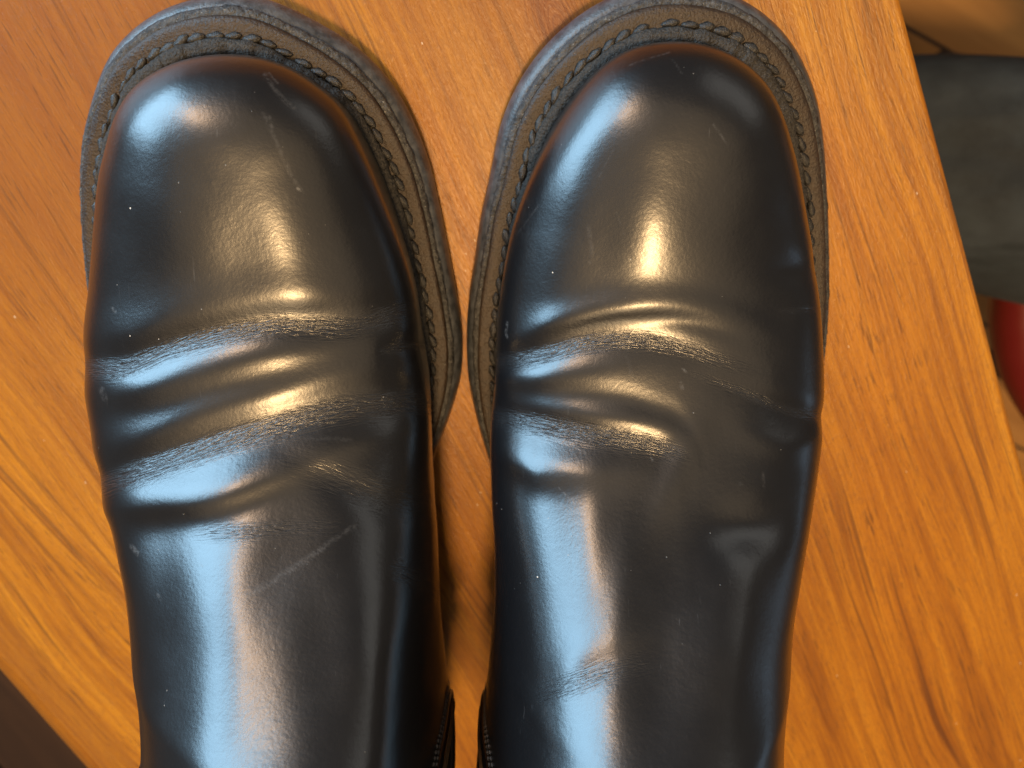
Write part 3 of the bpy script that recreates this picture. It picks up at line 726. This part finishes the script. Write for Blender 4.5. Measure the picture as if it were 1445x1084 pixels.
# the ankle narrows on the outer side: offsets of the side line (m) against distance from the toe
FY = [0, .012, .024, .036, .05, .065, .08, .095, .11, .125, .14, .155, .183]
LEFT.update(fy=FY, fl=[0, .001, .0016, .0015, .0010, .0008, .0014, .0034, .0060, .0077, .0092, .0102, .0108], fr=[0, 0, 0, 0, 0, -.001, -.0005, -.0005, -.0006, -.0006, -.0006, -.0007, -.001])
RIGHT.update(fy=FY, fl=[0, 0, 0, 0, .0002, 0, 0, 0, 0, 0, 0, -.0003, -.0003], fr=[0, -.0008, -.001, -.0011, -.0012, -.0014, -.0016, -.0026, -.0046, -.0066, -.0078, -.0088, -.0098])
LEFT['ridge'] = RIDGE; RIGHT['ridge'] = RIDGE; LEFT['lean'] = .023; RIGHT['lean'] = .001
make_boot(LEFT, FOLDS_L, SPOTS_L, CR_L, SC_L, 'left black leather chelsea boot, its vamp crossed by deep diagonal flex creases', 3)
make_boot(RIGHT, FOLDS_R, SPOTS_R, CR_R, SC_R, 'right black leather chelsea boot, nearer the straight table edge, one arched fold behind toe', 8)

# ------------------------------------------------------------------ someone seated beyond the right edge of the table
def denim(name, c1, c2):
    m, nt, b = mat(name); co = objco(nt)
    f = noise(nt, co, 14, 5, .65); t = noise(nt, mapping(nt, co, (900, 900, 900)), 1.0, 2, .5)
    col = mixc(nt, ramp(nt, f, [(.38, (0, 0, 0)), (.66, (1, 1, 1))]), c1, c2)
    nt.links.new(mixc(nt, math_n(nt, 'MULTIPLY', t, .4), col, c2), b.inputs['Base Color'])
    b.inputs['Roughness'].default_value = .85
    nt.links.new(bump(nt, noise(nt, mapping(nt, co, (9, 22, 9)), 1.0, 2, .45, .5), .035, .5), b.inputs['Normal']); return m
M_JEAN = denim('dark_grey_blue_denim', (.008, .012, .017), (.036, .050, .065))
M_KNIT = denim('charcoal_knit', (.02, .02, .022), (.04, .04, .043))
M_SKIN = rough_mat('skin', (.42, .24, .17), (.50, .30, .21), 60, .5, .0003, 500)
def skinned(name, verts, radii, edges, m, parent, lev=2):
    me = bpy.data.meshes.new(name); me.from_pydata(verts, edges, []); me.update()
    o = link(name, me, m, parent, smooth=False)
    sk = o.modifiers.new('skin', 'SKIN'); sk.use_smooth_shade = True
    for i, r in enumerate(radii): me.skin_vertices[0].data[i].radius = (r, r)
    me.skin_vertices[0].data[0].use_root = True
    s = o.modifiers.new('sub', 'SUBSURF'); s.levels = lev; s.render_levels = lev
    return o
PX = .02
person = empty('person', (.60, -.01, -.62)); tag(person, 'seated person in dark grey-blue jeans beside the table, only the thighs and knees showing', 'person')
po = np.array(person.location)
def fig(verts): return [tuple(np.array(v)-po) for v in verts]
legs = [(.64, -.01, -.235), (.58, -.085, -.225), (.42, -.070, -.220), (.245, -.044, -.222), (.225, -.042, -.262), (.235, -.042, -.42), (.250, -.042, -.56), (.19, -.045, -.592), (.13, -.05, -.60),
        (.58, .075, -.225), (.42, .105, -.220), (.235, .118, -.222), (.215, .120, -.262), (.230, .120, -.42), (.245, .120, -.56), (.185, .122, -.592), (.125, .124, -.60), (.655, -.01, -.15)]
E_ = [(0, 1), (1, 2), (2, 3), (3, 4), (4, 5), (5, 6), (6, 7), (7, 8), (0, 9), (9, 10), (10, 11), (11, 12), (12, 13), (13, 14), (14, 15), (15, 16), (0, 17)]
skinned('body', fig(legs), [.10, .075, .066, .054, .050, .046, .032, .030, .018, .075, .066, .054, .050, .046, .032, .030, .018, .06], E_, M_SKIN, person)
tv = [legs[i] for i in (0, 1, 2, 3, 4, 5, 6, 9, 10, 11, 12, 13, 14)]+[(.665, -.01, -.07)]
te = [(0, 1), (1, 2), (2, 3), (3, 4), (4, 5), (5, 6), (0, 7), (7, 8), (8, 9), (9, 10), (10, 11), (11, 12), (0, 13)]
skinned('trousers', fig(tv), [.125, .092, .082, .068, .066, .062, .052, .092, .082, .068, .066, .062, .052, .125], te, M_JEAN, person, 3)
for a in (6, 14):
    x, y_, z = legs[a]
    skinned('shoe', fig([(x+.02, y_, -.572), (x-.06, y_-.003, -.580), (x-.125, y_-.008, -.592)]), [.040, .040, .030], [(0, 1), (1, 2)], M_RUB, person)
stool = empty('stool', (.588, -.125, -.62)); tag(stool, 'red padded stool under the seated person in jeans', 'stool')
m_red, nt, b = mat('red_vinyl'); b.inputs['Base Color'].default_value = (.17, .010, .006, 1)
nt.links.new(math_n(nt, 'MULTIPLY_ADD', noise(nt, objco(nt), 30, 4, .6), .2, .35), b.inputs['Roughness'])
prof = [(.0, .27), (.185, .27), (.197, .262), (.20, .245), (.195, .228), (.18, .222), (0, .222)]
an = np.linspace(0, 2*np.pi, 48, endpoint=False)
V = np.array([[(r*math.cos(a)*1.0, r*math.sin(a)*1.05, z) for a in an] for r, z in prof])
link('cushion', mesh_np('cushion', V, grid_q(len(prof), 48, False, True)), m_red, stool)
for sx in (-1, 1):
    for sy in (-1, 1):
        V, Q = tube([(sx*.11, sy*.11, .222), (sx*.15, sy*.15, .001)], [.014, .012], 10)
        link('leg', mesh_np('leg', V, Q), M_LEG, stool)

# ------------------------------------------------------------------ added dark boards, standing in for dark floor past the far left edge
dark_filler = empty('dark_filler', (-.42, -.42, -.62)); dark_filler.rotation_euler.z = ANG; tag(dark_filler, 'dark brown boards added in place of dark floor below the lower left edge of the table', 'dark_filler')
def filler_mat():
    m, nt, b = mat('dark_brown_wood'); co = objco(nt)
    f = noise(nt, mapping(nt, co, (3, 40, 40)), 1.0, 4, .6, .5)
    nt.links.new(ramp(nt, f, [(.3, (.018, .008, .004)), (.7, (.05, .022, .009))]), b.inputs['Base Color'])
    b.inputs['Roughness'].default_value = .45; return m
M_FILLER = filler_mat()
def slab(name, c, h, m, par, bev=.004):
    me = bpy.data.meshes.new(name)
    V = [(c[0]+sx*h[0], c[1]+sy*h[1], c[2]+sz*h[2]) for sx in (-1, 1) for sy in (-1, 1) for sz in (-1, 1)]
    me.from_pydata(V, [], [(0, 1, 3, 2), (4, 6, 7, 5), (0, 4, 5, 1), (2, 3, 7, 6), (0, 2, 6, 4), (1, 5, 7, 3)]); me.update()
    o = link(name, me, m, par, smooth=False); bv = o.modifiers.new('edge', 'BEVEL'); bv.width = bev; bv.segments = 3; return o
for k in range(4): slab('filler_board', (0, -.135+k*.09, .40), (.55, .0435, .012), M_FILLER, dark_filler)
for sx in (-1, 1):
    for sy in (-1, 1): slab('leg', (sx*.48, sy*.13, .193), (.022, .022, .192), M_FILLER, dark_filler)
